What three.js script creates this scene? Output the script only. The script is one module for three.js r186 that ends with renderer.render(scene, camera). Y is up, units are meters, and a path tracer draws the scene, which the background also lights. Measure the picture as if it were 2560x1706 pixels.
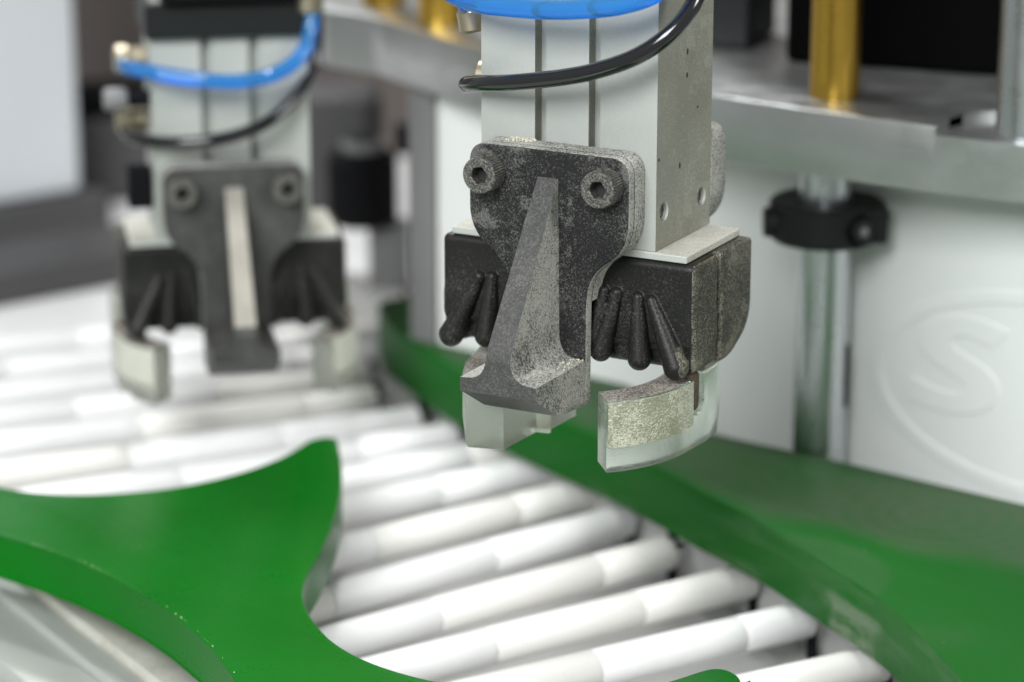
import * as THREE from 'three';
import { mergeGeometries, mergeVertices, toCreasedNormals } from 'three/addons/utils/BufferGeometryUtils.js';
import { RoundedBoxGeometry } from 'three/addons/geometries/RoundedBoxGeometry.js';
import { TextGeometry } from 'three/addons/geometries/TextGeometry.js';
import { FontLoader } from 'three/addons/loaders/FontLoader.js';
import { MarchingCubes } from 'three/addons/objects/MarchingCubes.js';
import { RectAreaLightUniformsLib } from 'three/addons/lights/RectAreaLightUniformsLib.js';
import { Brush, Evaluator, SUBTRACTION, INTERSECTION } from 'three-bvh-csg';

// ---------------------------------------------------------------- camera, light, exposure
const D2R = Math.PI / 180;
const scene = new THREE.Scene();
const camera = new THREE.PerspectiveCamera(12.776, 1024 / 682, 0.05, 20);
camera.position.set(0, 0.3, 0);
camera.rotation.set(-16.5 * D2R, 0, 0);
camera.focus = 0.698;
camera.userData.fStop = 8.6;
const renderer = new THREE.WebGLRenderer({ antialias: true });
renderer.setSize(1024, 682);
renderer.toneMapping = THREE.LinearToneMapping;
renderer.toneMappingExposure = 1.14;
renderer.shadowMap.enabled = true;
RectAreaLightUniformsLib.init();
scene.background = new THREE.Color().setRGB(0.30, 0.31, 0.31);   // the even light of the exhibition hall around the machine

const AIM = new THREE.Vector3(0.0, 0.05, -0.75);
const LAMPS = [ // x, y, z, width, height, intensity, colour, label
  [-0.45, 2.1, -2.15, 0.30, 0.30, 88, [0.98, 0.99, 1], 'white square hall lamp hanging high behind the machine'],
  [-0.8, 1.35, 1.1, 1.2, 0.9, 14.5, [0.97, 0.99, 1], 'wide white fill lamp added before the machine'],  // added low in front to brighten the panel and gripper fronts
  [-0.12, 2.5, -0.86, 0.22, 0.22, 95, [1, 0.99, 0.98], 'small square hall lamp straight above the far gripper'],
  [1.7, 1.25, 0.55, 0.6, 0.5, 15, [1, 0.99, 0.97], 'white fill lamp added on the steel pole side'],  // added low to brighten the right-hand faces
];

// ---------------------------------------------------------------- helpers (all lengths below in millimetres)
const MM = 0.001, TILE = 40;
let seedState = 7;
const rnd = () => { seedState = (seedState + 0x6d2b79f5) | 0; let t = Math.imul(seedState ^ (seedState >>> 15), 1 | seedState); t = (t + Math.imul(t ^ (t >>> 7), 61 | t)) ^ t; return ((t ^ (t >>> 14)) >>> 0) / 4294967296; };
const taken = new Map();
function numbered(name) { const n = taken.get(name) ?? 0; taken.set(name, n + 1); return n ? name + '_' + String(n).padStart(3, '0') : name; }
function thing(name, label, category, pos = [0, 0, 0], turn = 0, group) {
  const o = new THREE.Group(); o.name = numbered(name); scene.add(o);
  o.position.set(pos[0] * MM, pos[1] * MM, pos[2] * MM); o.rotation.y = turn * D2R;
  o.userData = { label, category }; if (group) o.userData.group = group;
  return o;
}
function structure(name, label) { const o = new THREE.Group(); o.name = numbered(name); scene.add(o); o.userData = { label, category: name.replace(/_/g, ' '), kind: 'structure' }; return o; }
function boxUV(geo, tile = TILE) {
  const g = geo.index ? geo.toNonIndexed() : geo, p = g.attributes.position, n = p.count, uv = new Float32Array(n * 2);
  const a = new THREE.Vector3(), b = new THREE.Vector3(), c = new THREE.Vector3();
  for (let i = 0; i < n; i += 3) {
    a.fromBufferAttribute(p, i); b.fromBufferAttribute(p, i + 1); c.fromBufferAttribute(p, i + 2);
    const f = b.clone().sub(a).cross(c.clone().sub(a)), x = Math.abs(f.x), y = Math.abs(f.y), z = Math.abs(f.z);
    [a, b, c].forEach((v, k) => {
      const [s, t] = x >= y && x >= z ? [v.z + 13.7, v.y] : y >= z ? [v.x, v.z + 5.3] : [v.x, v.y];
      uv[(i + k) * 2] = s / tile; uv[(i + k) * 2 + 1] = t / tile;
    });
  }
  g.setAttribute('uv', new THREE.BufferAttribute(uv, 2));
  return g;
}
function part(name, geo, mat, parent, o = {}) {
  let g = geo;
  if (o.uv !== false) g = boxUV(g, o.tile ?? TILE);
  g = g.clone(); g.scale(MM, MM, MM);
  const m = new THREE.Mesh(g, mat); m.name = name; m.castShadow = m.receiveShadow = true;
  if (o.pos) m.position.set(o.pos[0] * MM, o.pos[1] * MM, o.pos[2] * MM);
  if (o.rot) m.rotation.set(o.rot[0], o.rot[1], o.rot[2]);
  if (o.label) m.userData.label = o.label;
  parent.add(m); return m;
}
const at = (g, x, y, z) => { g.translate(x, y, z); return g; };
const V2 = (x, y) => new THREE.Vector2(x, y), V3 = (x, y, z) => new THREE.Vector3(x, y, z);
const box = (x0, x1, y0, y1, z0, z1, r = 0.5) => at(new RoundedBoxGeometry(x1 - x0, y1 - y0, z1 - z0, 2, Math.min(r, (x1 - x0) / 2.2, (y1 - y0) / 2.2, (z1 - z0) / 2.2)), (x0 + x1) / 2, (y0 + y1) / 2, (z0 + z1) / 2);
function slabY(pts, y0, y1, bevel = 0.5, holes = [], seg = 2) { // outline in plan (x, z), standing from y0 to y1
  const s = new THREE.Shape(pts.map(([x, z]) => V2(x, -z)));
  for (const h of holes) { const p = new THREE.Path(); p.absarc(h[0], -h[1], h[2], 0, Math.PI * 2, true); s.holes.push(p); }
  const g = new THREE.ExtrudeGeometry(s, { depth: y1 - y0 - 2 * bevel, bevelEnabled: bevel > 0, bevelSize: bevel, bevelThickness: bevel, bevelOffset: -bevel, bevelSegments: seg, curveSegments: 40 });
  g.rotateX(-Math.PI / 2); g.translate(0, y0 + bevel, 0);
  return toCreasedNormals(g, 0.6);
}
function slabZ(shape, z0, z1, bevel = 0.4, seg = 2) {
  const g = new THREE.ExtrudeGeometry(shape, { depth: z1 - z0 - 2 * bevel, bevelEnabled: bevel > 0, bevelSize: bevel, bevelThickness: bevel, bevelOffset: -bevel, bevelSegments: seg, curveSegments: 24 });
  g.translate(0, 0, z0 + bevel);
  return toCreasedNormals(g, 0.6);
}
const lathe = (pts, seg = 64) => toCreasedNormals(new THREE.LatheGeometry(pts.map(([r, y]) => V2(r, y)), seg), 0.6);
const rod = (r, y0, y1, ch = 0.6, seg = 64) => lathe([[0.01, y0], [r - ch, y0], [r, y0 + ch], [r, y1 - ch], [r - ch, y1], [0.01, y1]], seg);
const tube = (pts, r, seg = 120) => new THREE.TubeGeometry(new THREE.CatmullRomCurve3(pts.map((p) => V3(...p)), false, 'centripetal'), seg, r, 20, false);
const csg = new Evaluator(); csg.attributes = ['position', 'normal', 'uv'];
function bool(a, b, op) {
  const f = (g) => { const h = mergeVertices(g.index ? g.clone() : g.clone()); if (!h.attributes.uv) h.setAttribute('uv', new THREE.BufferAttribute(new Float32Array(h.attributes.position.count * 2), 2)); const br = new Brush(h); br.updateMatrixWorld(); return br; };
  const r = csg.evaluate(f(a), f(b), op).geometry, g = r.index ? r.toNonIndexed() : r;
  g.clearGroups(); return g;
}

// ---------------------------------------------------------------- textures
const lin2s = (c) => (c <= 0.0031308 ? 12.92 * c : 1.055 * Math.pow(c, 1 / 2.4) - 0.055);
function hash(x, y, s) { let h = Math.imul(x | 0, 374761393) ^ Math.imul(y | 0, 668265263) ^ Math.imul(s | 0, 2147483647 - 1013); h = Math.imul(h ^ (h >>> 13), 1274126177); return ((h ^ (h >>> 16)) >>> 0) / 4294967296; }
function vnoise(u, v, cells, s) { // periodic over the tile
  const x = u * cells, y = v * cells, i = Math.floor(x), j = Math.floor(y), a = x - i, b = y - j, p = a * a * (3 - 2 * a), q = b * b * (3 - 2 * b);
  const m = (k) => ((k % cells) + cells) % cells, h = (x_, y_) => hash(m(x_), m(y_), s);
  return (h(i, j) * (1 - p) + h(i + 1, j) * p) * (1 - q) + (h(i, j + 1) * (1 - p) + h(i + 1, j + 1) * p) * q;
}
const fbm = (u, v, cells, s, oct = 4) => { let t = 0, a = 0.5, w = 0; for (let k = 0; k < oct; k++) { t += a * vnoise(u, v, cells << k, s + k); w += a; a *= 0.5; } return t / w; };
const sst = (a, b, x) => { const t = Math.min(1, Math.max(0, (x - a) / (b - a))); return t * t * (3 - 2 * t); };
function makeTex(size, f, srgb = true, high = size) {
  const d = new Uint8Array(size * high * 4);
  for (let y = 0; y < high; y++) for (let x = 0; x < size; x++) {
    const c = f((x + 0.5) / size, (y + 0.5) / high), o = (y * size + x) * 4;
    for (let k = 0; k < 3; k++) d[o + k] = Math.round(255 * Math.min(1, Math.max(0, srgb ? lin2s(c[k]) : c[k])));
    d[o + 3] = 255;
  }
  const t = new THREE.DataTexture(d, size, high); t.wrapS = t.wrapT = THREE.RepeatWrapping; t.magFilter = THREE.LinearFilter; t.minFilter = THREE.LinearFilter; t.needsUpdate = true;
  if (srgb) t.colorSpace = THREE.SRGBColorSpace;
  return t;
}
const mixc = (a, b, t) => [a[0] + (b[0] - a[0]) * t, a[1] + (b[1] - a[1]) * t, a[2] + (b[2] - a[2]) * t];
// powder lying on a surface: grains, denser in drifts
function powder(base, dust, cover, s, { grain = 230, drift = 5, patch = 0.5, base2 = null, most = 1, soft = 0.26 } = {}) {
  return makeTex(512, (u, v) => {
    const low = fbm(u, v, drift, s, 5), g = vnoise(u, v, grain, s + 20) * 0.62 + vnoise(u, v, grain >> 1, s + 21) * 0.38;
    const blot = sst(0.58, 0.74, fbm(u, v, drift * 2, s + 40, 4)) * patch;
    const thr = 1 - cover - (low - 0.5) * 0.55 - blot * 0.22;
    const t = sst(thr - soft, thr + soft, g) * (0.5 + 0.5 * vnoise(u, v, grain, s + 60)) * most;
    const b = base2 ? mixc(base, base2, fbm(u, v, drift, s + 80, 3)) : base;
    return mixc(b, dust, Math.min(1, t));
  });
}
const grainBump = makeTex(512, (u, v) => { const n = 0.5 * vnoise(u, v, 220, 3) + 0.3 * vnoise(u, v, 110, 5) + 0.2 * vnoise(u, v, 24, 9); return [n, n, n]; }, false);
const fineRough = makeTex(256, (u, v) => { const n = 0.75 + 0.3 * (fbm(u, v, 6, 31, 5) - 0.5) + 0.16 * (vnoise(u, v, 120, 33) - 0.5); return [n, n, n]; }, false);

// ---------------------------------------------------------------- materials
const std = (color, roughness, metalness = 0, extra = {}) => new THREE.MeshStandardMaterial({ color: Array.isArray(color) ? new THREE.Color().setRGB(...color) : color, roughness, metalness, ...extra });
const phy = (o) => { const c = o.color; delete o.color; const m = new THREE.MeshPhysicalMaterial(o); if (c) m.color.setRGB(...c); return m; };
const WHITE = [1, 1, 1];
const M = {
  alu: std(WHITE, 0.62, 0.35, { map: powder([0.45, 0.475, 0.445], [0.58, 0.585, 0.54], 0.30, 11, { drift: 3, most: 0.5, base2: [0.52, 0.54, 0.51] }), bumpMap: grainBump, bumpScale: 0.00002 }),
  aluShadedSide: std(WHITE, 0.7, 0.3, { map: powder([0.25, 0.25, 0.205], [0.52, 0.52, 0.45], 0.33, 17, { drift: 4, patch: 0.9, most: 0.7, base2: [0.32, 0.32, 0.27] }), bumpMap: grainBump, bumpScale: 0.00003 }),  // shading of the side faces is put into this darker base; blotches are dirt
  aluDusty: std(WHITE, 0.8, 0.1, { map: powder([0.52, 0.52, 0.47], [0.68, 0.67, 0.60], 0.5, 19, { base2: [0.42, 0.40, 0.34] }), bumpMap: grainBump, bumpScale: 0.00004 }),
  bracket: phy({ roughness: 0.6, specularIntensity: 0.45, map: powder([0.013, 0.013, 0.013], [0.17, 0.17, 0.16], 0.24, 23, { drift: 4, patch: 1.6, soft: 0.33 }), bumpMap: grainBump, bumpScale: 0.00008 }),
  bracketDust: std(WHITE, 0.85, 0, { map: powder([0.035, 0.035, 0.033], [0.50, 0.50, 0.45], 0.58, 29, { drift: 4, patch: 0.8 }), bumpMap: grainBump, bumpScale: 0.00012 }),
  foot: phy({ roughness: 0.5, metalness: 0.1, specularIntensity: 0.7, map: powder([0.052, 0.052, 0.050], [0.17, 0.17, 0.16], 0.34, 37, { drift: 5, soft: 0.4 }), bumpMap: grainBump, bumpScale: 0.00005 }),
  screw: std(WHITE, 0.55, 0.35, { map: powder([0.05, 0.05, 0.048], [0.30, 0.29, 0.25], 0.46, 41, {}), bumpMap: grainBump, bumpScale: 0.00008 }),
  socket: std([0.02, 0.02, 0.018], 0.6),
  rubber: phy({ roughness: 0.42, specularIntensity: 0.65, map: powder([0.011, 0.011, 0.010], [0.11, 0.105, 0.088], 0.14, 43, { drift: 3, patch: 0.1, soft: 0.3 }), bumpMap: grainBump, bumpScale: 0.00004 }),
  rubberDust: phy({ roughness: 0.7, specularIntensity: 0.5, map: powder([0.03, 0.029, 0.025], [0.26, 0.25, 0.19], 0.40, 47, { drift: 3, patch: 0.9, soft: 0.34 }), bumpMap: grainBump, bumpScale: 0.00008 }),
  jaw: phy({ color: [0.93, 0.96, 0.92], roughness: 0.25, transmission: 0.95, thickness: 0.008, ior: 1.49, attenuationColor: new THREE.Color(0.80, 0.88, 0.78), attenuationDistance: 0.03, bumpMap: grainBump, bumpScale: 0.00005 }),
  jawFrost: phy({ color: [0.95, 0.96, 0.92], roughness: 0.34, transmission: 0.9, thickness: 0.008, ior: 1.49, map: powder([0.84, 0.87, 0.80], [0.97, 0.97, 0.94], 0.4, 57, { soft: 0.4 }), bumpMap: grainBump, bumpScale: 0.00012 }),
  paleGrit: std(WHITE, 0.7, 0, { map: powder([0.55, 0.56, 0.48], [0.74, 0.74, 0.66], 0.4, 55) }),
  grit: phy({ roughness: 0.36, metalness: 0.3, map: powder([0.27, 0.275, 0.19], [0.80, 0.80, 0.66], 0.42, 53, { drift: 8, base2: [0.36, 0.37, 0.27] }), bumpMap: grainBump, bumpScale: 0.00025 }),
  jawDust: std(WHITE, 0.85, 0, { map: powder([0.10, 0.085, 0.07], [0.48, 0.45, 0.40], 0.5, 59, {}) }),
  green: phy({ roughness: 0.42, roughnessMap: fineRough, specularIntensity: 0.22, map: powder([0.0008, 0.120, 0.0045], [0.02, 0.19, 0.035], 0.16, 61, { drift: 3, most: 0.22, base2: [0.0010, 0.142, 0.006] }), bumpMap: grainBump, bumpScale: 0.00001 }),
  white: std(WHITE, 0.6, 0, { map: powder([0.81, 0.81, 0.81], [0.60, 0.60, 0.58], 0.18, 91, { drift: 4, patch: 0.8, most: 0.4, soft: 0.4 }), roughnessMap: fineRough }),
  cream: std(WHITE, 0.62, 0, { map: powder([0.79, 0.78, 0.745], [0.60, 0.59, 0.55], 0.18, 93, { drift: 4, patch: 0.8, most: 0.4, soft: 0.4 }), roughnessMap: fineRough }),
  steel: std([0.58, 0.60, 0.62], 0.4, 1, { roughnessMap: fineRough }),
  brushed: std(WHITE, 0.54, 0.95, { map: powder([0.50, 0.52, 0.515], [0.62, 0.63, 0.62], 0.4, 71, { most: 0.5 }), roughnessMap: fineRough }),
  brass: std([0.66, 0.41, 0.07], 0.42, 1, { roughnessMap: fineRough }),
  panel: std(WHITE, 0.5, 0, { map: powder([0.75, 0.77, 0.75], [0.62, 0.635, 0.61], 0.2, 95, { drift: 3, patch: 0.6, most: 0.35, soft: 0.45 }) }),
  blackMetal: phy({ color: [0.012, 0.014, 0.014], roughness: 0.45, specularIntensity: 0.5 }),
  black: phy({ color: [0.005, 0.005, 0.006], roughness: 0.7, specularIntensity: 0.25 }),
  void: phy({ color: [0.0015, 0.0015, 0.0015], roughness: 0.9, specularIntensity: 0.1 }),
  darkGrey: std([0.07, 0.068, 0.07], 0.6, 0.2),
  columnPaint: std([0.70, 0.73, 0.76], 0.5, 0.1),
  rust: std(WHITE, 0.85, 0, { map: powder([0.07, 0.05, 0.035], [0.22, 0.17, 0.12], 0.4, 83) }),
  crumb: std([0.55, 0.53, 0.42], 0.9),
  redLightDot: std([0.75, 0.06, 0.14], 0.5),
  midGrey: std([0.22, 0.22, 0.22], 0.6, 0.2),
  lightGrey: std([0.55, 0.57, 0.58], 0.5, 0.1),
  floor: std([0.48, 0.48, 0.47], 0.5, 0.3, { roughnessMap: fineRough }),
  hall: std([0.13, 0.11, 0.10], 0.9),
  nickel: std([0.52, 0.46, 0.34], 0.38, 1),
  blackHose: phy({ color: [0.008, 0.008, 0.009], roughness: 0.12, clearcoat: 0.6, clearcoatRoughness: 0.05 }),
  blueHose: phy({ color: [0.10, 0.50, 0.95], roughness: 0.06, transmission: 0.75, thickness: 0.004, ior: 1.45, attenuationColor: new THREE.Color(0.05, 0.42, 0.9), attenuationDistance: 0.004 }),
  blueHard: phy({ color: [0.01, 0.18, 0.62], roughness: 0.25, clearcoat: 0.4 }),
  lampBody: std([0.6, 0.6, 0.6], 0.6),
};

// ---------------------------------------------------------------- hall lamps and added fill lamps
for (const [x, y, z, w, h, I, col, label] of LAMPS) {
  const t = thing('hall_or_fill_lamp', label, 'lamp', [x / MM, y / MM, z / MM]); t.lookAt(AIM);
  const glow = new THREE.MeshStandardMaterial({ color: 0x000000, emissive: new THREE.Color().setRGB(...col), emissiveIntensity: 3 });
  part('lamp_housing', box(-w * 520, w * 520, -h * 520, h * 520, -60, -4, 3), M.lampBody, t);
  part('lamp_panel', box(-w * 500, w * 500, -h * 500, h * 500, -3.5, 0, 1), glow, t);
  const l = new THREE.RectAreaLight(new THREE.Color().setRGB(...col), I, w, h); l.position.copy(t.position); l.lookAt(AIM); l.translateZ(-0.004); l.name = 'hall_or_fill_light'; scene.add(l);
}

// ================================================================ the setting
const TABLE_Y = -8;
const base = structure('machine_base', 'grey metal machine base below the white rollers');
part('pan', box(-420, 320, TABLE_Y - 10, TABLE_Y, -1010, -480, 1), M.floor, base);
const benchS = structure('bench', 'pale bench surface behind the roller conveyor');
part('bench_top', box(-700, 700, -30, 2, -1290, -1012, 2), M.white, benchS);
const hall = structure('hall_wall', 'dim brown hall wall far behind the machine');
part('wall_face', box(-1200, 1200, -300, 520, -1420, -1400, 1), M.hall, hall);

// ---------------------------------------------------------------- round aluminium plate of the machine
const plate = thing('machine_plate', 'thick brushed aluminium plate with rounded front edge carrying the brass bushes', 'plate');
{
  const C = [335.1, -1152.4], R = 436.4;
  // keep the arc that faces the camera and the conveyor, cut straight at the far end
  const arc = []; for (let a = 78; a <= 150; a += 1) arc.push([C[0] + R * Math.cos(a * D2R), C[1] + R * Math.sin(a * D2R)]);
  arc.push([-58, -946], [-74, -985], [-60, -1060], [420, -1060]);
  let g = slabY(arc, 110, 128, 0.7, [[88, -816, 7.6], [-22, -924, 7.6], [-41, -958, 7.6]]);
  g = bool(g, at(new THREE.CylinderGeometry(31, 31, 6, 96), 140, 128.6, -768), SUBTRACTION);
  g = toCreasedNormals(g, 0.4);
  part('plate_body', g, M.brushed, plate);
}
function bush(x, z, label) {
  const t = thing('brass_bush', label, 'bush', [x, 100, z], 0, 'brass bushes through the plate');
  part('sleeve', rod(6.75, 10, 170, 0.4), M.brass, t);
}
bush(88, -816, 'brass guide bush standing in the plate beside the tall steel pole');
bush(-22, -924, 'blurred brass bush behind the blue fitting of the dusty gripper');
bush(-41, -958, 'small blurred brass bush at the far end of the plate edge');
const pole = thing('steel_pole', 'polished steel guide pole below the brass bush, carrying the black collar', 'pole', [86.5, -18, -816]);
part('shaft', rod(7.4, 0, 127.5, 0.5), M.steel, pole);
part('dark_strip', box(6.6, 7.9, 58, 76, -1.2, 1.2, 0.3), M.black, pole, { rot: [0, -0.35, 0] });  // narrow black strip on the side of the shaft
const pole2 = thing('steel_pole', 'thick bare steel pole standing in the stepped recess of the plate', 'pole', [134, 112, -777]);
part('shaft', rod(8.0, 13.5, 190, 0.5), M.steel, pole2);
const collar = thing('shaft_collar', 'black two-screw clamp collar round the steel pole', 'collar', [86.5, 88, -816], 0);
{
  let g = lathe([[7.6, 0], [14.5, 0], [15.6, 1], [15.6, 10.2], [14.6, 11.2], [7.6, 11.2], [7.6, 0]]);
  g = bool(g, at(new THREE.CylinderGeometry(4.6, 4.6, 12, 40).rotateX(Math.PI / 2).rotateY(0.55), 9.6, 5.4, 15.2), SUBTRACTION);
  part('ring', g, M.blackMetal, collar);
  part('lug', box(8, 16.4, 0.6, 10.6, -4, 9.4, 1.2), M.blackMetal, collar);
  const sc = part('clamp_screw', new THREE.CylinderGeometry(3.4, 3.4, 6, 32).rotateX(Math.PI / 2).rotateY(0.55), M.blackMetal, collar, { pos: [7.6, 5.4, 11.5] });
  part('socket', new THREE.CylinderGeometry(1.5, 1.5, 0.8, 6).rotateX(Math.PI / 2).rotateY(0.55), M.midGrey, sc, { pos: [1.5, 0, 2.6] });
  part('clamp_screw', rod(4.2, 0, 5, 0.6, 32).rotateZ(Math.PI / 2), M.blackMetal, collar, { pos: [-12.5, 5.6, 4] });
}

// ---------------------------------------------------------------- white cover panel with the pressed oval emblem
const font = await new FontLoader().loadAsync('fonts/droid/droid_sans_bold.typeface.json');
const cover = thing('cover_panel', 'white cover panel below the plate with raised oval and letter S', 'panel', [94.5, -18, -826], -37.4);
part('sheet', box(-148, 130, 0, 127.6, -3, 0, 0.3), M.panel, cover);
part('end_post', box(-158, -148.2, 0, 127.6, -6, 2, 0.6), M.midGrey, cover);
{
  const o = new THREE.Shape(); o.absellipse(62, 68, 53, 28.5, 0, Math.PI * 2);
  const i = new THREE.Path(); i.absellipse(62, 68, 50.4, 26.2, 0, Math.PI * 2, true); o.holes.push(i);
  part('emblem_oval', new THREE.ExtrudeGeometry(o, { depth: 0.15, bevelThickness: 0.22, bevelSize: 0.8, bevelSegments: 4, curveSegments: 64 }).translate(0, 0, 0.02), M.panel, cover);
  const s = new TextGeometry('S', { font, size: 30, depth: 0.15, bevelEnabled: true, bevelThickness: 0.22, bevelSize: 0.9, bevelSegments: 4, curveSegments: 16 });
  s.computeBoundingBox(); const b = s.boundingBox;
  s.translate(-(b.min.x + b.max.x) / 2, -(b.min.y + b.max.y) / 2, 0); s.scale(28 / (b.max.x - b.min.x), 29 / (b.max.y - b.min.y), 1);
  s.applyMatrix4(new THREE.Matrix4().makeShear(0, 0, 0.12, 0, 0, 0)); s.translate(36, 73, 0.02);
  part('emblem_letter', s, M.panel, cover);
}

// ---------------------------------------------------------------- green guide rail on the conveyor's far side
const spline = (pts, n) => new THREE.SplineCurve(pts.map(([x, z]) => V2(x, z))).getPoints(n).map((v) => [v.x, v.y]);
const guide = thing('guide_rail', 'long green plastic guide rail, dusty and painted with shadow on top, along the roller ends', 'guide rail');
{
  const front = spline([[-44, -962], [-37, -930], [-15.4, -882], [4, -850], [31, -811], [50, -777.5], [66, -750], [80, -719], [89, -699], [96, -675], [103, -644], [107, -610], [109, -560]], 90);
  const outline = [...front, [240, -560], [240, -686], [136, -766], [87.5, -804], [57, -826], [-12, -968], [-25, -972], [-40, -968]];
  // grinding powder and the cast shadow of the plate, painted together behind this edge
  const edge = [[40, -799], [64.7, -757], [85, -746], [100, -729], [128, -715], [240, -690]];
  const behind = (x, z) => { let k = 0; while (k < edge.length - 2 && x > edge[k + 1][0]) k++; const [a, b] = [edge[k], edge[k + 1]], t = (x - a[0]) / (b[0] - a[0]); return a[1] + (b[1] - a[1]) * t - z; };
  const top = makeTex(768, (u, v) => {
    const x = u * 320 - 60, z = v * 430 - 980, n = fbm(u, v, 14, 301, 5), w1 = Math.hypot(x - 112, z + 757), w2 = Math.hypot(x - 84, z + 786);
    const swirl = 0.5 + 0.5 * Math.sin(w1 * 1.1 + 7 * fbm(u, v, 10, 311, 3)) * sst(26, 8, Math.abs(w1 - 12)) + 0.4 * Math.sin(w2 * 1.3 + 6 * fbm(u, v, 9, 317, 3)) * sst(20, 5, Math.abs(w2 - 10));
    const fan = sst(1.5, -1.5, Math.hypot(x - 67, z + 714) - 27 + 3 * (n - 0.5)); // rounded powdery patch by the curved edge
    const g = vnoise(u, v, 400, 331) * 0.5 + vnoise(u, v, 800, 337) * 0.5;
    const shadowZone = sst(-7, 9, behind(x, z) + 8 * (n - 0.5));
    let t = shadowZone * (0.52 + 0.5 * (n - 0.5) + 0.16 * (swirl - 0.5)) + (1 - shadowZone) * (0.05 + 0.16 * fan + 0.12 * sst(0.55, 0.8, n));
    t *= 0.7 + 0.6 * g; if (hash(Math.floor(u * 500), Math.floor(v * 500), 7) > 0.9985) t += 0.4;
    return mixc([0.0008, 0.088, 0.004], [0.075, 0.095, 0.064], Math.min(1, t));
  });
  const sideTex = makeTex(2048, (u, v) => {
    const along = u * 480, up = v * 18, U = along / 60, Vv = up / 60, n = fbm(U, Vv, 8, 401, 4), g = vnoise(U, Vv, 260, 409) * 0.5 + vnoise(U, Vv, 130, 411) * 0.5;
    const rub = fbm(U * 0.35, Vv * 2.2, 9, 421, 4); // scuffs run along the rail
    let t = 0.02 + 0.12 * sst(0.4, 0.8, rub) * sst(190, 320, along) + 0.16 * sst(5, 1, up) * sst(0.35, 0.7, n) * sst(150, 230, along) + 0.10 * sst(280, 380, along) * n;
    t += 0.55 * sst(0.40, 0.62, rub * 0.6 + n * 0.4) * sst(17, 9, Math.abs(along - 357 - (up - 6) * 0.6)) * sst(14, 8, up); // pale rubbed place
    t *= 0.6 + 0.8 * g;
    return mixc([0.0008, 0.092, 0.004], [0.17, 0.22, 0.15], Math.min(1, t));
  }, true, 96);
  const sideMat = phy({ roughness: 0.42, specularIntensity: 0.16, map: sideTex });
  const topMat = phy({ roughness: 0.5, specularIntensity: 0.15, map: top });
  const g = splitFaces(slabY(outline, 11, 28, 0.6), (n) => n.y > 0.5), p = g.attributes.position, uv = g.attributes.uv, c0 = g.groups[0].count;
  for (let q = 0; q < p.count; q++) {
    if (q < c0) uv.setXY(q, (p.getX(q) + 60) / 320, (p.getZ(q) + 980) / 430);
    else uv.setXY(q, (p.getX(q) * 0.55 + p.getZ(q) * 0.83 + 900) / 480, (p.getY(q) - 10.5) / 18);
  }
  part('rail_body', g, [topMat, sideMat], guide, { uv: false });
}

// ---------------------------------------------------------------- white rollers
const ROLLERS = [ // a point of the axis (x, z), yaw, left and right ends (distance from the point)
  [[-133, -1002], 20, -60, 100], [[-133, -974], 20.5, -60, 96], [[-133, -947], 21, -60, 94], [[-133, -920], 21.5, -60, 92],
  [[-133, -893.5], 22.5, -52, 96], [[-125, -867.5], 24, -45, 104], [[-100, -851.5], 27, -58, 92],
  [[-50, -851], 30.5, -92, 62], [[-48.5, -825], 33, -88, 75], [[-46, -792], 36, -72, 87], [[-44.5, -758], 38, -56, 98],
  [[-49.4, -722], 37, -33, 116], [[-37, -702], 34, -33, 122], [[7, -700], 31, -69, 82], [[56.3, -692], 28.5, -107, 42], [[60, -661], 27.5, -93, 52],
];
const conv = structure('conveyor_frame', 'grey metal conveyor side frame under the green rail');
{
  const a = -Math.atan2(27.5, 17); // direction of the frame in plan
  const dir = V3(0.526, 0, 0.85);
  const bar = (u0, u1, y0, y1, name, mat) => { // u measured across the conveyor, v along it
    const n = [0.85, -0.526];
    const P = (u, v) => [u * n[0] + v * dir.x, u * n[1] + v * dir.z];
    part(name, slabY([P(u0, -980), P(u1, -980), P(u1, -420), P(u0, -420)].map(([x, z]) => [x, z]), y0, y1, 0.3), mat, conv);
  };
  bar(463, 474, TABLE_Y + 0.1, 8, 'far_side_bar', M.floor);
  bar(294, 303, TABLE_Y + 0.1, 5, 'near_side_plate', M.aluDusty);
  bar(287, 293.5, TABLE_Y + 0.1, 2, 'near_side_step', M.alu);
  bar(271, 286.6, TABLE_Y + 0.1, -1, 'near_side_ledge', M.alu);
}
ROLLERS.forEach(([[px, pz], yaw, l, r], i) => {
  const t = thing('roller', 'white plastic conveyor roller made of butted sleeves between the green plates', 'roller', [px, 4, pz - 1.4], yaw, 'white rollers of the conveyor');
  part('shaft', rod(2, l - 1, r + 5, 0.3, 24).rotateZ(-Math.PI / 2), M.steel, t);
  let x = r; const off = [18, 40, 29, 52, 24, 46, 33, 20, 44, 30, 50, 26, 38, 22, 47, 31][i];
  let w = off;
  for (let k = 0; x > l + 4; k++) {
    const x0 = Math.max(l, x - w), R1 = 4.85 + 0.0016 * (r - x), R0 = 4.85 + 0.0016 * (r - x0), c = 0.35;
    const g = lathe([[2.1, x0 + 0.08], [R0 - c, x0 + 0.08], [R0 - 0.1, x0 + 0.2], [R0, x0 + c], [R1, x - c], [R1 - 0.1, x - 0.2], [R1 - c, x - 0.08], [2.1, x - 0.08]], 48).rotateZ(-Math.PI / 2);
    part('sleeve', g, hash(i, k, 5) > 0.62 ? M.cream : M.white, t);
    x = x0; w = 44 + 14 * hash(i, k, 9);
  }
  part('end_clip', box(r + 0.8, r + 2.6, -12, 6.5, -1.4, 1.4, 0.4), M.black, t);
});

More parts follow.
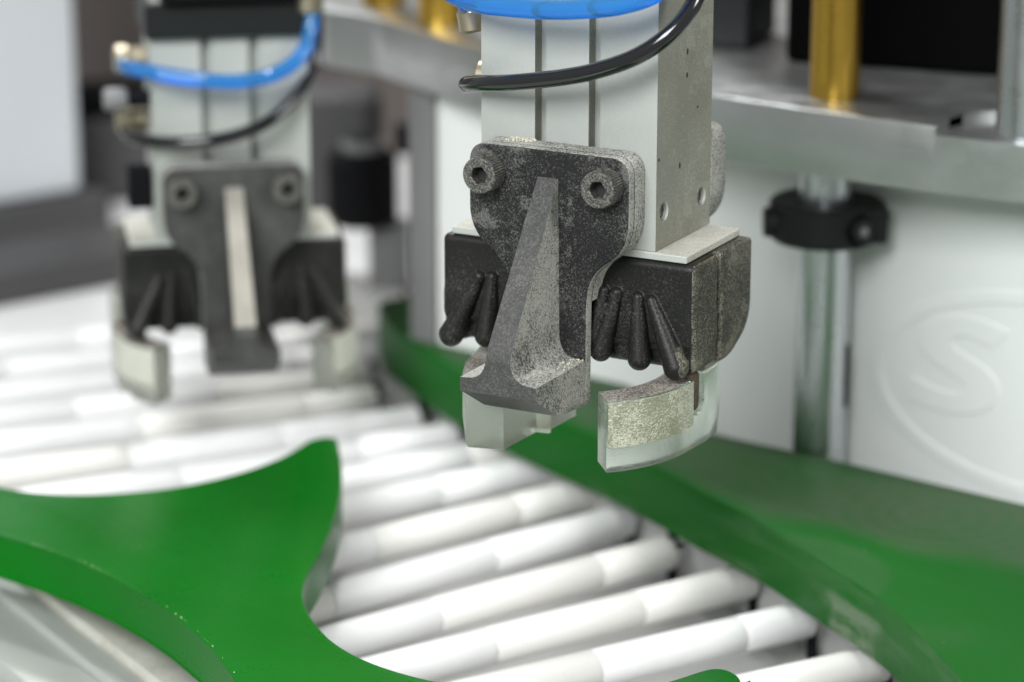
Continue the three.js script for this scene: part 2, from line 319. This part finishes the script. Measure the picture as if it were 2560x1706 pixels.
// ---------------------------------------------------------------- green star wheel
const star = thing('star_wheel', 'green star wheel with scalloped pockets lying over the rollers', 'star wheel', [-246.3, 0, -586.8]);
{
  const c = [-246.3, -586.8];
  const pocket = [[-50.5, -821.9], [-48.6, -812.2], [-47.1, -797.6], [-46.3, -782.1], [-46.3, -763], [-47.2, -746.4], [-48.9, -729], [-50.8, -715.8], [-51.6, -706.5], [-51.2, -697.4], [-49.1, -686.8], [-46.2, -677.9], [-42.1, -668.6], [-35.7, -659.2], [-27.6, -651.4], [-17.8, -645], [-5, -640], [10, -638.5], [24, -640.5], [34.6, -644.2], [39, -647.2], [43.5, -650.8], [46.6, -652.4]];
  const back = [[-138.6, -779.3], [-130.6, -775.4], [-119.3, -773.2], [-108.4, -773.7], [-94.2, -777.6], [-83.8, -783.6], [-73.5, -792.7], [-64.9, -803.6], [-59.9, -813.6], [-57.4, -819.4], [-54, -822.2]];
  const rel = (p) => [p[0] - c[0], p[1] - c[1]], rot = ([x, z], a) => [x * Math.cos(a) - z * Math.sin(a), x * Math.sin(a) + z * Math.cos(a)];
  const pr = pocket.map(rel), pitch = Math.atan2(pr[22][1], pr[22][0]) - Math.atan2(pr[0][1], pr[0][0]);
  const out = [];
  back.forEach((p) => out.push(rel(p))); pr.forEach((p) => out.push(p));
  const a0 = Math.atan2(out[0][1], out[0][0]), end = Math.atan2(pr[22][1], pr[22][0]);
  const n = 8, rest = (2 * Math.PI - (end - a0)) / n;
  const tip = [[49.3, -651.7], [51.4, -648.9], [52.2, -646], [52, -640]].map(rel); tip.forEach((p) => out.push(p));
  for (let k = 0; k < n - 1; k++) for (const p of pr) { // the pockets out of view repeat the first
    const r = Math.hypot(p[0], p[1]), f = (Math.atan2(p[1], p[0]) - Math.atan2(pr[0][1], pr[0][0])) / pitch;
    const a = end + 0.03 + rest * (k + f * 0.98); out.push([r * Math.cos(a), r * Math.sin(a)]);
  }
  const sm = new THREE.CatmullRomCurve3(out.map(([x, z]) => V3(x, 0, z)), true, 'centripetal').getPoints(900).map((v) => [v.x, v.z]);
  const g = boxUV(slabY(sm, 16, 28, 0.5, [[0, 0, 192.5]], 3), 60);
  part('wheel_body', g, M.green, star, { uv: false });
  const list = [];
  for (let k = 0; k < 110; k++) { const a = -(18 + 44 * rnd()) * D2R, r = 0.04 + 0.16 * rnd() ** 4, d = 192.6 + 0.5 * rnd(); list.push(new THREE.IcosahedronGeometry(r, 0).translate(d * Math.cos(a), 28 + r * 0.4, d * Math.sin(a))); }
  const c2 = part('edge_crumbs', mergeGeometries(list), M.crumb, star); c2.userData.kind = 'stuff';
}

// ================================================================ the grippers
const bodyPts = (() => { const h = 22.7, s = []; s.push([-h, 0]); for (const c of [-7.1, 6.8]) s.push([c - 1.5, 0], [c - 1.5, -3.4], [c + 1.5, -3.4], [c + 1.5, 0]); s.push([h, 0], [h, -30], [-h, -30]); return s; })();
function makeBoot() { // rubber boot with bellows ridges, one skin
  const N = 132, lo = [-36, -34, -16], hi = [36, 1, 9], mc = new MarchingCubes(N, new THREE.MeshBasicMaterial(), false, false, 900000);
  const ridge = [[10.4, -10.3, 8.0, -21.5, 1.2, 2.3], [13.7, -10.4, 10.2, -24.6, 1.3, 2.6], [19.1, -10.8, 20.2, -25.2, 1.3, 2.75], [22.6, -11.2, 29.6, -26.0, 1.35, 3.0]];
  const caps = []; for (const s of [1, -1]) for (const [x0, y0, x1, y1, r0, r1] of ridge) caps.push([s * x0, y0, 1.5, s * x1, y1, 2.6, r0, r1]);
  const rb = (x, y, z, cx, cy, cz, hx, hy, hz, r) => { const qx = Math.abs(x - cx) - hx + r, qy = Math.abs(y - cy) - hy + r, qz = Math.abs(z - cz) - hz + r; return Math.hypot(Math.max(qx, 0), Math.max(qy, 0), Math.max(qz, 0)) + Math.min(Math.max(qx, qy, qz), 0) - r; };
  const smin = (a, b, k) => { const h = Math.max(k - Math.abs(a - b), 0) / k; return Math.min(a, b) - h * h * k * 0.25; };
  const half = N / 2;
  for (let k = 0; k < N; k++) for (let j = 0; j < N; j++) for (let i = 0; i < N; i++) {
    const x = lo[0] + (hi[0] - lo[0]) * i / N, y = lo[1] + (hi[1] - lo[1]) * j / N, z = lo[2] + (hi[2] - lo[2]) * k / N;
    let d = rb(x, y, z, 0, -12.2, -6.1, 33, 10.3, 7.1, 1.6);
    d = smin(d, rb(Math.abs(x), y, z, 20.6, -23, -6.6, 12.2, 4.8, 5.9, 2.4), 1.6);
    d = smin(d, rb(Math.abs(x), y, z, 30.2, -21.6, -6.3, 2.8, 6.6, 6.6, 1.6), 1.2);
    for (const [ax, ay, az, bx, by, bz, r0, r1] of caps) {
      const ux = bx - ax, uy = by - ay, uz = bz - az, t = Math.min(1, Math.max(0, ((x - ax) * ux + (y - ay) * uy + (z - az) * uz) / (ux * ux + uy * uy + uz * uz)));
      const e = Math.hypot(x - ax - ux * t, y - ay - uy * t, z - az - uz * t) - (r0 + (r1 - r0) * t);
      if (e < 4) d = smin(d, e, 0.5);
    }
    mc.field[i + j * N + k * N * N] = -d;
  }
  mc.isolation = 0; mc.update();
  const n = mc.count, pos = new Float32Array(n * 3);
  for (let i = 0; i < n; i++) for (let c = 0; c < 3; c++) pos[i * 3 + c] = lo[c] + (hi[c] - lo[c]) * (mc.positionArray[i * 3 + c] * half + half) / N;
  const g = new THREE.BufferGeometry(); g.setAttribute('position', new THREE.BufferAttribute(pos, 3));
  const m = mergeVertices(g, 1e-3); m.computeVertexNormals(); return m;
}
function splitFaces(geo, front) { // material 0 where front(normal) holds, else 1
  const g = geo.index ? geo.toNonIndexed() : geo, p = g.attributes.position, tri = p.count / 3, lists = [[], [], []];
  const a = V3(), b = V3(), c = V3();
  for (let i = 0; i < tri; i++) { a.fromBufferAttribute(p, i * 3); b.fromBufferAttribute(p, i * 3 + 1); c.fromBufferAttribute(p, i * 3 + 2); const n = b.sub(a).cross(c.sub(a)).normalize(); const w = front(n, a); lists[w === true ? 0 : w === false ? 1 : w].push(i); }
  const order = lists.flat(), r = new THREE.BufferGeometry();
  for (const [k, at_] of Object.entries(g.attributes)) { const s = at_.itemSize, arr = new Float32Array(at_.array.length); order.forEach((t, q) => arr.set(at_.array.subarray(t * 3 * s, (t + 1) * 3 * s), q * 3 * s)); r.setAttribute(k, new THREE.BufferAttribute(arr, s)); }
  let from = 0; lists.forEach((l, k) => { if (l.length) r.addGroup(from * 3, l.length * 3, k); from += l.length; }); return r;
}
function roundedOutline(pts, r) { // polygon with rounded corners: [x, y, radius?]
  const s = new THREE.Shape(), n = pts.length;
  pts.forEach((p, i) => {
    const q = pts[(i + n - 1) % n], w = pts[(i + 1) % n], v = V2(p[0], p[1]), rr = p[2] ?? r;
    const a = V2(q[0], q[1]).sub(v), b = V2(w[0], w[1]).sub(v), k = Math.min(rr, a.length() / 2.05, b.length() / 2.05);
    const s0 = v.clone().add(a.setLength(k)), s1 = v.clone().add(b.setLength(k));
    if (i) s.lineTo(s0.x, s0.y); else s.moveTo(s0.x, s0.y);
    s.quadraticCurveTo(v.x, v.y, s1.x, s1.y);
  });
  s.closePath(); return s;
}
function arcJaw(side) { // curved clear finger: ring sector in plan running back into a straight shank, with a slot
  const pts = [], C = [0, -1], R1 = 31.4, R0 = 23.2, a0 = 47, m = (x, z) => pts.push([side * x, z]);
  for (let a = a0; a >= 2; a -= 3) m(R1 * Math.cos(a * D2R), C[1] + R1 * Math.sin(a * D2R));
  m(31.6, -4); m(32.0, -10); m(31.4, -17); m(29.2, -23); m(26.5, -27); m(23, -27);
  for (let a = -8; a <= a0; a += 3) m(R0 * Math.cos(a * D2R), C[1] + R0 * Math.sin(a * D2R));
  if (side > 0) pts.reverse();
  let g = slabY(pts, -47.2, -30.2, 0.45);
  g = bool(g, at(new THREE.CylinderGeometry(3.2, 3.2, 14, 32).rotateZ(Math.PI / 2), side * 33, -36.2, -5.2), SUBTRACTION);
  g = bool(g, new THREE.BoxGeometry(14, 12, 6.4).translate(side * 33, -30.2, -5.2), SUBTRACTION);
  g = bool(g, new THREE.BoxGeometry(60, 20, 40).rotateX(0.62).translate(side * 28, -52.8, -27), SUBTRACTION); // sole rises towards the back
  if (side < 0) g = bool(g, new THREE.BoxGeometry(30, 10, 30).rotateZ(-1.05).translate(-31.5, -50.5, 22), SUBTRACTION);
  return toCreasedNormals(g, 0.5);
}
function arcPad(side, R0 = 31.46, R1 = 31.75, y0 = -41.2, y1 = -30.4) {
  const pts = [], C = [0, -1], a0 = 46.5, a1 = -4;
  for (let a = a0; a >= a1; a -= 2) pts.push([side * (C[0] + R1 * Math.cos(a * D2R)), C[1] + R1 * Math.sin(a * D2R)]);
  for (let a = a1; a <= a0; a += 2) pts.push([side * (C[0] + R0 * Math.cos(a * D2R)), C[1] + R0 * Math.sin(a * D2R)]);
  if (side > 0) pts.reverse();
  return slabY(pts, y0, y1, 0.05, [], 1);
}
function makeGripper(label) {
  const t = thing('pneumatic_gripper', label, 'gripper', [0, 0, 0], 0, 'grippers over the conveyor');
  // body with two T slots on the front and two threaded holes in its side
  let b = slabY(bodyPts, 0, 118, 0.35);
  for (const z of [-4.4, -25.1]) { const y = z > -10 ? 8.7 : 7.9; b = bool(b, at(new THREE.CylinderGeometry(2.05, 2.05, 16, 36).rotateZ(Math.PI / 2), 22.7, y, z), SUBTRACTION); b = bool(b, at(new THREE.CylinderGeometry(2.6, 1.9, 0.9, 36).rotateZ(-Math.PI / 2), 22.55, y, z), SUBTRACTION); }
  part('body', splitFaces(boxUV(b), (n) => n.z > 0.3 || n.x < -0.3), [M.alu, M.aluShadedSide], t, { uv: false });
  for (const [y, z] of [[8.7, -4.4], [7.9, -25.1]]) { // thread turns seen in the holes
    const ring = []; for (let k = 0; k < 7; k++) ring.push(at(new THREE.TorusGeometry(1.98, 0.2, 6, 28).rotateY(Math.PI / 2), 21.7 - k * 0.75, y, z));
    part('thread', mergeGeometries(ring), M.aluShadedSide, t);
  }
  part('base_flange', splitFaces(boxUV(box(-30.6, 30.8, -1.75, -0.02, -29.6, 0.4, 0.3)), (n) => n.z > 0.3), [M.alu, M.aluDusty], t, { uv: false });
  // cast bracket: plate, rib with foot
  const cx = -0.7, P = [[-16.4, 23.2], [16.6, 23.2], [20.6, 19], [20.6, 8.0], [19.4, 3.0], [16.9, -0.4], [12.9, -3.6], [10.9, -6.9], [10.1, -10.6], [10.1, -36.2], [-10.1, -36.2], [-10.1, -10.6], [-10.9, -6.9], [-12.9, -3.6], [-16.9, -0.4], [-19.4, 3.0], [-20.6, 8.0], [-20.6, 19]];
  const curve = (list) => { // straight top, flowing sides
    const s = new THREE.Shape(); s.moveTo(-15.8, 23.2); s.lineTo(15.8, 23.2); s.quadraticCurveTo(20.6, 23.2, 20.6, 18.4); s.lineTo(20.6, 8.6); s.bezierCurveTo(20.6, 3.6, 18.6, 0.6, 15.4, -1.6); s.bezierCurveTo(11.6, -4.2, 10.2, -7.2, 10.0, -12);
    if (list) { s.lineTo(9.8, -36.2); s.lineTo(-9.8, -36.2); }
    s.lineTo(-10, -12); s.bezierCurveTo(-10.2, -7.2, -11.6, -4.2, -15.4, -1.6); s.bezierCurveTo(-18.6, 0.6, -20.6, 3.6, -20.6, 8.6); s.lineTo(-20.6, 18.4); s.quadraticCurveTo(-20.6, 23.2, -15.8, 23.2); return s;
  };
  const upper = slabZ(curve(false), 0.05, 5.4, 0.15), full = slabZ(curve(true), 5.4, 8.6, 0.45, 3);
  const pl = part('bracket_plate', splitFaces(boxUV(at(mergeGeometries([upper, full]), cx, 0, 0)), (n) => n.z > 0.55), [M.bracket, M.bracketDust], t, { uv: false });
  const side = new THREE.Shape([V2(6.5, 18), V2(8.7, 16.8), V2(20.6, -1.2), V2(32.2, -18.4), V2(33, -21), V2(33, -28.9), V2(21.5, -35.6), V2(6.5, -36.6)]);
  const sideG = new THREE.ExtrudeGeometry(side, { depth: 40, bevelEnabled: false }); sideG.rotateY(-Math.PI / 2); sideG.translate(20, 0, 0); // shape x becomes z
  const tee = new THREE.Shape(); tee.moveTo(-2.6, 19); tee.lineTo(2.6, 19); tee.lineTo(3.1, -19.5); tee.bezierCurveTo(3.1, -23.8, 4.8, -25.4, 8.0, -25.6); tee.lineTo(9.75, -25.7); tee.lineTo(9.75, -40); tee.lineTo(-9.75, -40); tee.lineTo(-9.75, -25.7); tee.lineTo(-8, -25.6); tee.bezierCurveTo(-4.8, -25.4, -3.1, -23.8, -3.1, -19.5); tee.closePath();
  const teeG = new THREE.ExtrudeGeometry(tee, { depth: 40, bevelEnabled: false, curveSegments: 20 });
  let rib = bool(sideG, teeG, INTERSECTION);
  part('rib', splitFaces(boxUV(at(toCreasedNormals(rib, 0.5), cx, 0, 0)), (n) => (n.z > 0.45 && Math.abs(n.x) < 0.5 ? (n.y > 0.3 ? 0 : 2) : 1)), [M.foot, M.bracketDust, M.foot], pl, { uv: false });
  for (const s of [-1, 1]) { // socket cap screws with knurled heads
    const x = cx + s * 15.2, y = 16.7, kn = new THREE.Shape(), K = 44;
    for (let k = 0; k < K * 2; k++) { const a = k / (K * 2) * Math.PI * 2, r = k % 2 ? 4.16 : 4.36; if (k) kn.lineTo(r * Math.cos(a), r * Math.sin(a)); else kn.moveTo(r, 0); }
    const hex = new THREE.Path(); for (let k = 0; k < 6; k++) { const a = -k / 6 * Math.PI * 2 + 0.2 + s; if (k) hex.lineTo(2.15 * Math.cos(a), 2.15 * Math.sin(a)); else hex.moveTo(2.15 * Math.cos(a), 2.15 * Math.sin(a)); }
    kn.holes.push(hex);
    const g = new THREE.ExtrudeGeometry(kn, { depth: 4.6, bevelEnabled: true, bevelSize: 0.35, bevelThickness: 0.35, bevelOffset: -0.35, bevelSegments: 3 });
    const sc = part('screw', g, M.screw, t, { pos: [x, y, 9.0] });
    part('socket_floor', new THREE.CylinderGeometry(2.3, 2.3, 0.6, 24).rotateX(Math.PI / 2), M.socket, sc, { pos: [0, 0, 1.4] });
  }
  // rubber boot and the housing blocks behind it
  part('rubber_boot', splitFaces(boxUV(makeBootOnce()), (n, p) => !(n.x > 0.6 && p.x > 30)), [M.rubber, M.rubberDust], t, { uv: false });
  {
    const sh = roundedOutline([[-13.9, -2.0, 1.2], [-31.5, -2.0, 1.6], [-31.5, -23, 7], [-20, -28.6, 5], [-13.9, -28.6, 1.2]], 1);
    const g = new THREE.ExtrudeGeometry(sh, { depth: 64.6, bevelEnabled: true, bevelSize: 0.8, bevelThickness: 0.8, bevelOffset: -0.8, bevelSegments: 3, curveSegments: 12 }); g.rotateY(-Math.PI / 2); g.translate(32.5, 0, 0);
    part('rear_cover', toCreasedNormals(g, 0.6), M.rubberDust, t);
  }
  part('rear_bracket', slabZ(curve(false), -38.5, -30.05, 0.5), M.bracketDust, t, { pos: [2.4, 0, 0] });
  // push-in fittings on the far side face
  for (const y of [51, 33]) {
    const f = part('hose_fitting', rod(3.6, 0, 5.2, 0.5, 6).rotateZ(Math.PI / 2), M.nickel, t, { pos: [-22.75, y, -17] });
    part('fitting_collar', rod(4.0, 5.2, 9.5, 0.6, 40).rotateZ(Math.PI / 2), M.nickel, f);
  }
  return t;
}
function wedgeJaw() { // the closed finger seen end-on: chunky, its outer lower edge cut away, sole stepped
  const pts = [[-19, 16.5], [-16.5, 19.6], [-7.6, 17.4], [-7, 2], [-3.4, 1.4], [-3, -11], [-24, -11], [-25.4, -3], [-22.4, 9]];
  let g = slabY(pts.reverse(), -47.6, -30.2, 0.4);
  g = bool(g, new THREE.BoxGeometry(40, 10, 80).rotateZ(-1.137).translate(-21.9, -46.6, 10), SUBTRACTION);
  g = bool(g, new THREE.BoxGeometry(30, 6, 20).translate(-6, -49.4, -8.6), SUBTRACTION);
  return toCreasedNormals(g, 0.5);
}
function addJaws(t, list) {
  for (const [s, off, wedge] of list) {
    const j = part('jaw', wedge ? wedgeJaw() : arcJaw(s), wedge ? M.jawFrost : M.jaw, t, { pos: off });
    if (!wedge) { part('grit_pad', arcPad(s), M.grit, j); part('dust_layer', arcPad(s, 23.6, 31.1, -30.19, -30.02), M.jawDust, j); }
    else part('dust_layer', slabY([[-22, 8.6], [-18.6, 16], [-8, 17], [-7.4, 2], [-24, -8], [-25, -3]].reverse(), -30.19, -30.02, 0.02, [], 1), M.jawDust, j);
    part('jaw_neck', box(s > 0 ? 23.5 : -31.5, s > 0 ? 31.5 : -23.5, -30.1, -22, -18.5, -8.8, 1), M.jawFrost, j);
    if (!wedge) part('slot_floor', box(s > 0 ? 26.2 : -31.1, s > 0 ? 31.1 : -26.2, -38.9, -29, -8.2, -2.2, 1.4), M.rust, j);
  }
}
let bootCache = null; function makeBootOnce() { bootCache ??= makeBoot(); return bootCache; }
function place(t, pos, turn) { t.position.set(pos[0] * MM, pos[1] * MM, pos[2] * MM); t.rotation.y = turn * D2R; }
const near = makeGripper('dusty aluminium gripper in sharp view with clear jaws and screwed black bracket');
place(near, [12.9, 120.7, -687.6], -28);
const far = near.clone(); far.name = numbered('pneumatic_gripper'); scene.add(far);
far.userData = { ...near.userData, label: 'blurred aluminium gripper with black clamp bar and blue hose above the rollers' };
place(far, [-81.5, 75.3, -866.6], 11);
M.ribSheen = std(WHITE, 0.42, 0.45, { map: powder([0.34, 0.32, 0.28], [0.50, 0.47, 0.41], 0.4, 97, { drift: 5 }) });  // pale rib slope: its gloss reflection is painted into the colour
M.plateBare = std(WHITE, 0.5, 0.25, { map: powder([0.05, 0.05, 0.048], [0.14, 0.14, 0.13], 0.3, 99, { drift: 4 }) });
far.traverse((o) => { if (o.name === 'rib') o.material = [M.ribSheen, M.plateBare, M.plateBare]; if (o.name === 'bracket_plate') o.material = [M.plateBare, M.bracketDust]; });
addJaws(near, [[1, [0, 0, 0], false], [-1, [0, 0, 0], true]]);
addJaws(far, [[1, [6, 0, -13], false], [-1, [-4, 0, -11], false]]);
far.traverse((o) => { if (o.name === 'jaw' || o.name === 'jaw_neck') o.material = M.jawFrost; if (o.name === 'grit_pad') o.material = M.paleGrit; });
part('clamp_bar', box(-24.4, 22.4, 59.8, 70, -31, 3.4, 0.8), M.blackMetal, far);
part('valve_block', box(-20, 20, 71, 110, 0.2, 8, 0.8), M.black, far);
part('position_sensor', box(-30, -22.9, 8, 20, -14, -6, 0.8), M.black, far);
part('throttle_knob', rod(3.4, 0, 7, 0.8, 32).rotateZ(Math.PI / 2), M.midGrey, far, { pos: [-29.2, 40.6, -9] });
part('throttle_stem', rod(2.6, 0, 6.3, 0.4, 32).rotateZ(Math.PI / 2), M.black, far, { pos: [-22.8, 40.6, -9] });
part('hose_union', rod(3.1, 0, 5.6, 0.7, 40).rotateZ(0.18), M.nickel, near, { pos: [-26.6, 46.4, -3] });
part('union_collet', lathe([[0.01, 0], [2.5, 0], [2.5, 0.8], [2.1, 1.0], [2.5, 1.3], [2.5, 2.0], [2.1, 2.2], [2.5, 2.5], [2.5, 3.3], [0.01, 3.4]], 40).rotateZ(0.18), M.blueHard, near, { pos: [-27.6, 51.6, -3] });
for (const [y, z, h] of [[44.1, -15.9, 1.5], [38.6, -15.8, 1.3], [17.9, -12.6, 1.6], [21.5, -1.2, 0.8], [30, -22, 0.6]]) part('paint_nick', new THREE.IcosahedronGeometry(1, 2).scale(0.12, h / 2, 0.42), M.socket, near, { pos: [22.72, y, z] });
{
  const list = [];
  for (let k = 0; k < 60; k++) { const r = 0.12 + 0.3 * rnd() * rnd(); list.push(new THREE.IcosahedronGeometry(r, 1).translate(-14.5 + 7 * rnd(), 23.25 + r * 0.6, 0.6 + 4.5 * rnd() * rnd())); }
  for (let k = 0; k < 60; k++) { const r = 0.1 + 0.25 * rnd() * rnd(); list.push(new THREE.IcosahedronGeometry(r, 1).translate(3 + 6 * rnd(), -25.5 + r * 0.6, 9 + 12 * rnd() * rnd())); }
  const c = part('dust_crumbs', mergeGeometries(list), M.crumb, near); c.userData.kind = 'stuff';
}
part('hose_union', rod(3.7, 0, 8, 0.8, 40), M.nickel, far, { pos: [23, 66, 2] });

// ---------------------------------------------------------------- air hoses
function hose(name, label, origin, turn, pts, mat, r) {
  const t = thing(name, label, 'hose', origin, turn);
  part('hose_run', tube(pts, r), mat, t); return t;
}
const N0 = [12.9, 120.7, -687.6], F0 = [-81.5, 75.3, -866.6];
hose('black_air_hose', 'glossy black air hose curving across the dusty gripper', N0, -28, [[-27, 33.4, -9], [-27.6, 33.9, -3], [-25.4, 35.0, 1.8], [-19, 36.6, 6], [-11, 38, 8.6], [-2.2, 39.7, 10], [5, 41.3, 11], [12.2, 43.3, 11], [21.9, 47.3, 10], [28.3, 52, 8], [31.7, 57, 4], [32.5, 62, 0], [30, 74, -8], [26, 92, -12]], M.blackHose, 1.95);
hose('blue_air_hose', 'clear blue air hose looping before the dusty gripper', N0, -28, [[-27.8, 52.5, -3], [-28.6, 55.5, -2], [-30, 58.2, 3], [-26.5, 57.4, 7.6], [-19, 56.2, 10.4], [-7.8, 56.2, 12], [1, 56.6, 12.8], [9.2, 57.4, 13], [19.5, 59.2, 12], [27, 62.4, 10], [33, 70, 5], [34, 86, 0]], M.blueHose, 2.3);
hose('blue_air_hose', 'blurred blue air hose hanging in front of the far gripper', F0, 11, [[-30, 50.8, -9], [-29.5, 50.9, -3], [-25, 51.2, 4], [-12.3, 49.7, 10], [-0.1, 48.7, 12], [11.5, 50.2, 11], [19.8, 54.9, 8], [23.3, 62.2, 4], [24.1, 73, 2], [24, 90, 2]], M.blueHose, 2.2);
hose('black_air_hose', 'blurred black air hose hanging in front of the far gripper', F0, 11, [[-30, 30.8, -9], [-28.2, 30.2, -3], [-22.6, 30.2, 3.4], [-11.4, 30.9, 9], [-0.2, 32.5, 10], [10.4, 36.2, 8], [19.2, 42.4, 3], [24.7, 49.3, -3], [26.2, 58, -6], [26, 90, -8]], M.blackHose, 1.9);

// ================================================================ what stands behind
const col = thing('support_column', 'broad light grey support column standing on a dark rail', 'column', [-174, 15, -1165], 38);
part('column_body', box(-80, 6, 0.2, 420, -70, 0, 3), M.columnPaint, col);
part('foot_plate', box(-86, 14, -33, 0, -84, 8, 1), M.darkGrey, col);
const rail = thing('dark_rail', 'dark grey slanting rail below the light grey column', 'rail', [-168, 2, -1072], 38);
part('rail_body', box(-120, 52, 0.2, 12, -30, 10, 1.5), M.darkGrey, rail);
const cab = thing('dark_cabinet', 'dark brown box behind the hoses of the far gripper', 'box', [-160, 2.1, -1215], 12);
part('cabinet_body', box(-30, 34, 0, 34, -20, 10, 2), M.darkGrey, cab);
part('cabinet_lid', box(-24, 20, 34.2, 46, -16, 6, 2), M.black, cab);
const house = thing('machine_housing', 'black machine housing standing on the aluminium plate', 'housing', [70, 128.2, -866], -20);
part('housing_shell', box(9, 330, 0, 330, -150, 0, 2), M.void, house);
const strut = thing('housing_strut', 'dark grey strut standing on the plate beside the black housing', 'strut', [60, 128.2, -884], -20);
part('strut_body', box(-10, 10, 0, 330, -30, 0, 1.5), M.blackMetal, strut);
const clamp = thing('clamp_unit', 'blurred black clamp with round knob behind the two grippers', 'clamp', [-52, 2, -1075], -8);
part('clamp_block', box(-26, 2, 30, 74, -16, 14, 3), M.darkGrey, clamp);
part('clamp_drum', rod(12.5, 0, 26, 2, 40), M.black, clamp, { pos: [2, 30, 22] });
part('drum_cap', rod(7.5, 0, 4.2, 0.8, 40), M.midGrey, clamp, { pos: [2, 56.2, 22] });
part('knob', rod(7.2, 0, 15, 2, 40), M.darkGrey, clamp, { pos: [2, 61, 20] });
part('arm', box(10, 34, 50, 63, -8, 2, 2), M.darkGrey, clamp);
part('stand', box(4, 17, -2, 29.8, 10, 24, 1), M.midGrey, clamp);
part('stand_foot', box(-20, 24, -2, 6, 2, 34, 1), M.cream, clamp);
const mark = thing('red_light_dot', 'small red disc painting a spot of light on the pale bench', 'marker', [-158, 2.2, -1082]);  // spot of red light, painted as a coloured disc
part('light_dot_disc', rod(3.2, 0, 1, 0.2, 32), M.redLightDot, mark);
const blk = thing('white_block', 'white plastic block behind the black clamp', 'block', [-16, 2, -1120], -20);
part('block_body', box(-16, 10, 0.2, 50, -12, 12, 3), M.white, blk);

renderer.render(scene, camera);
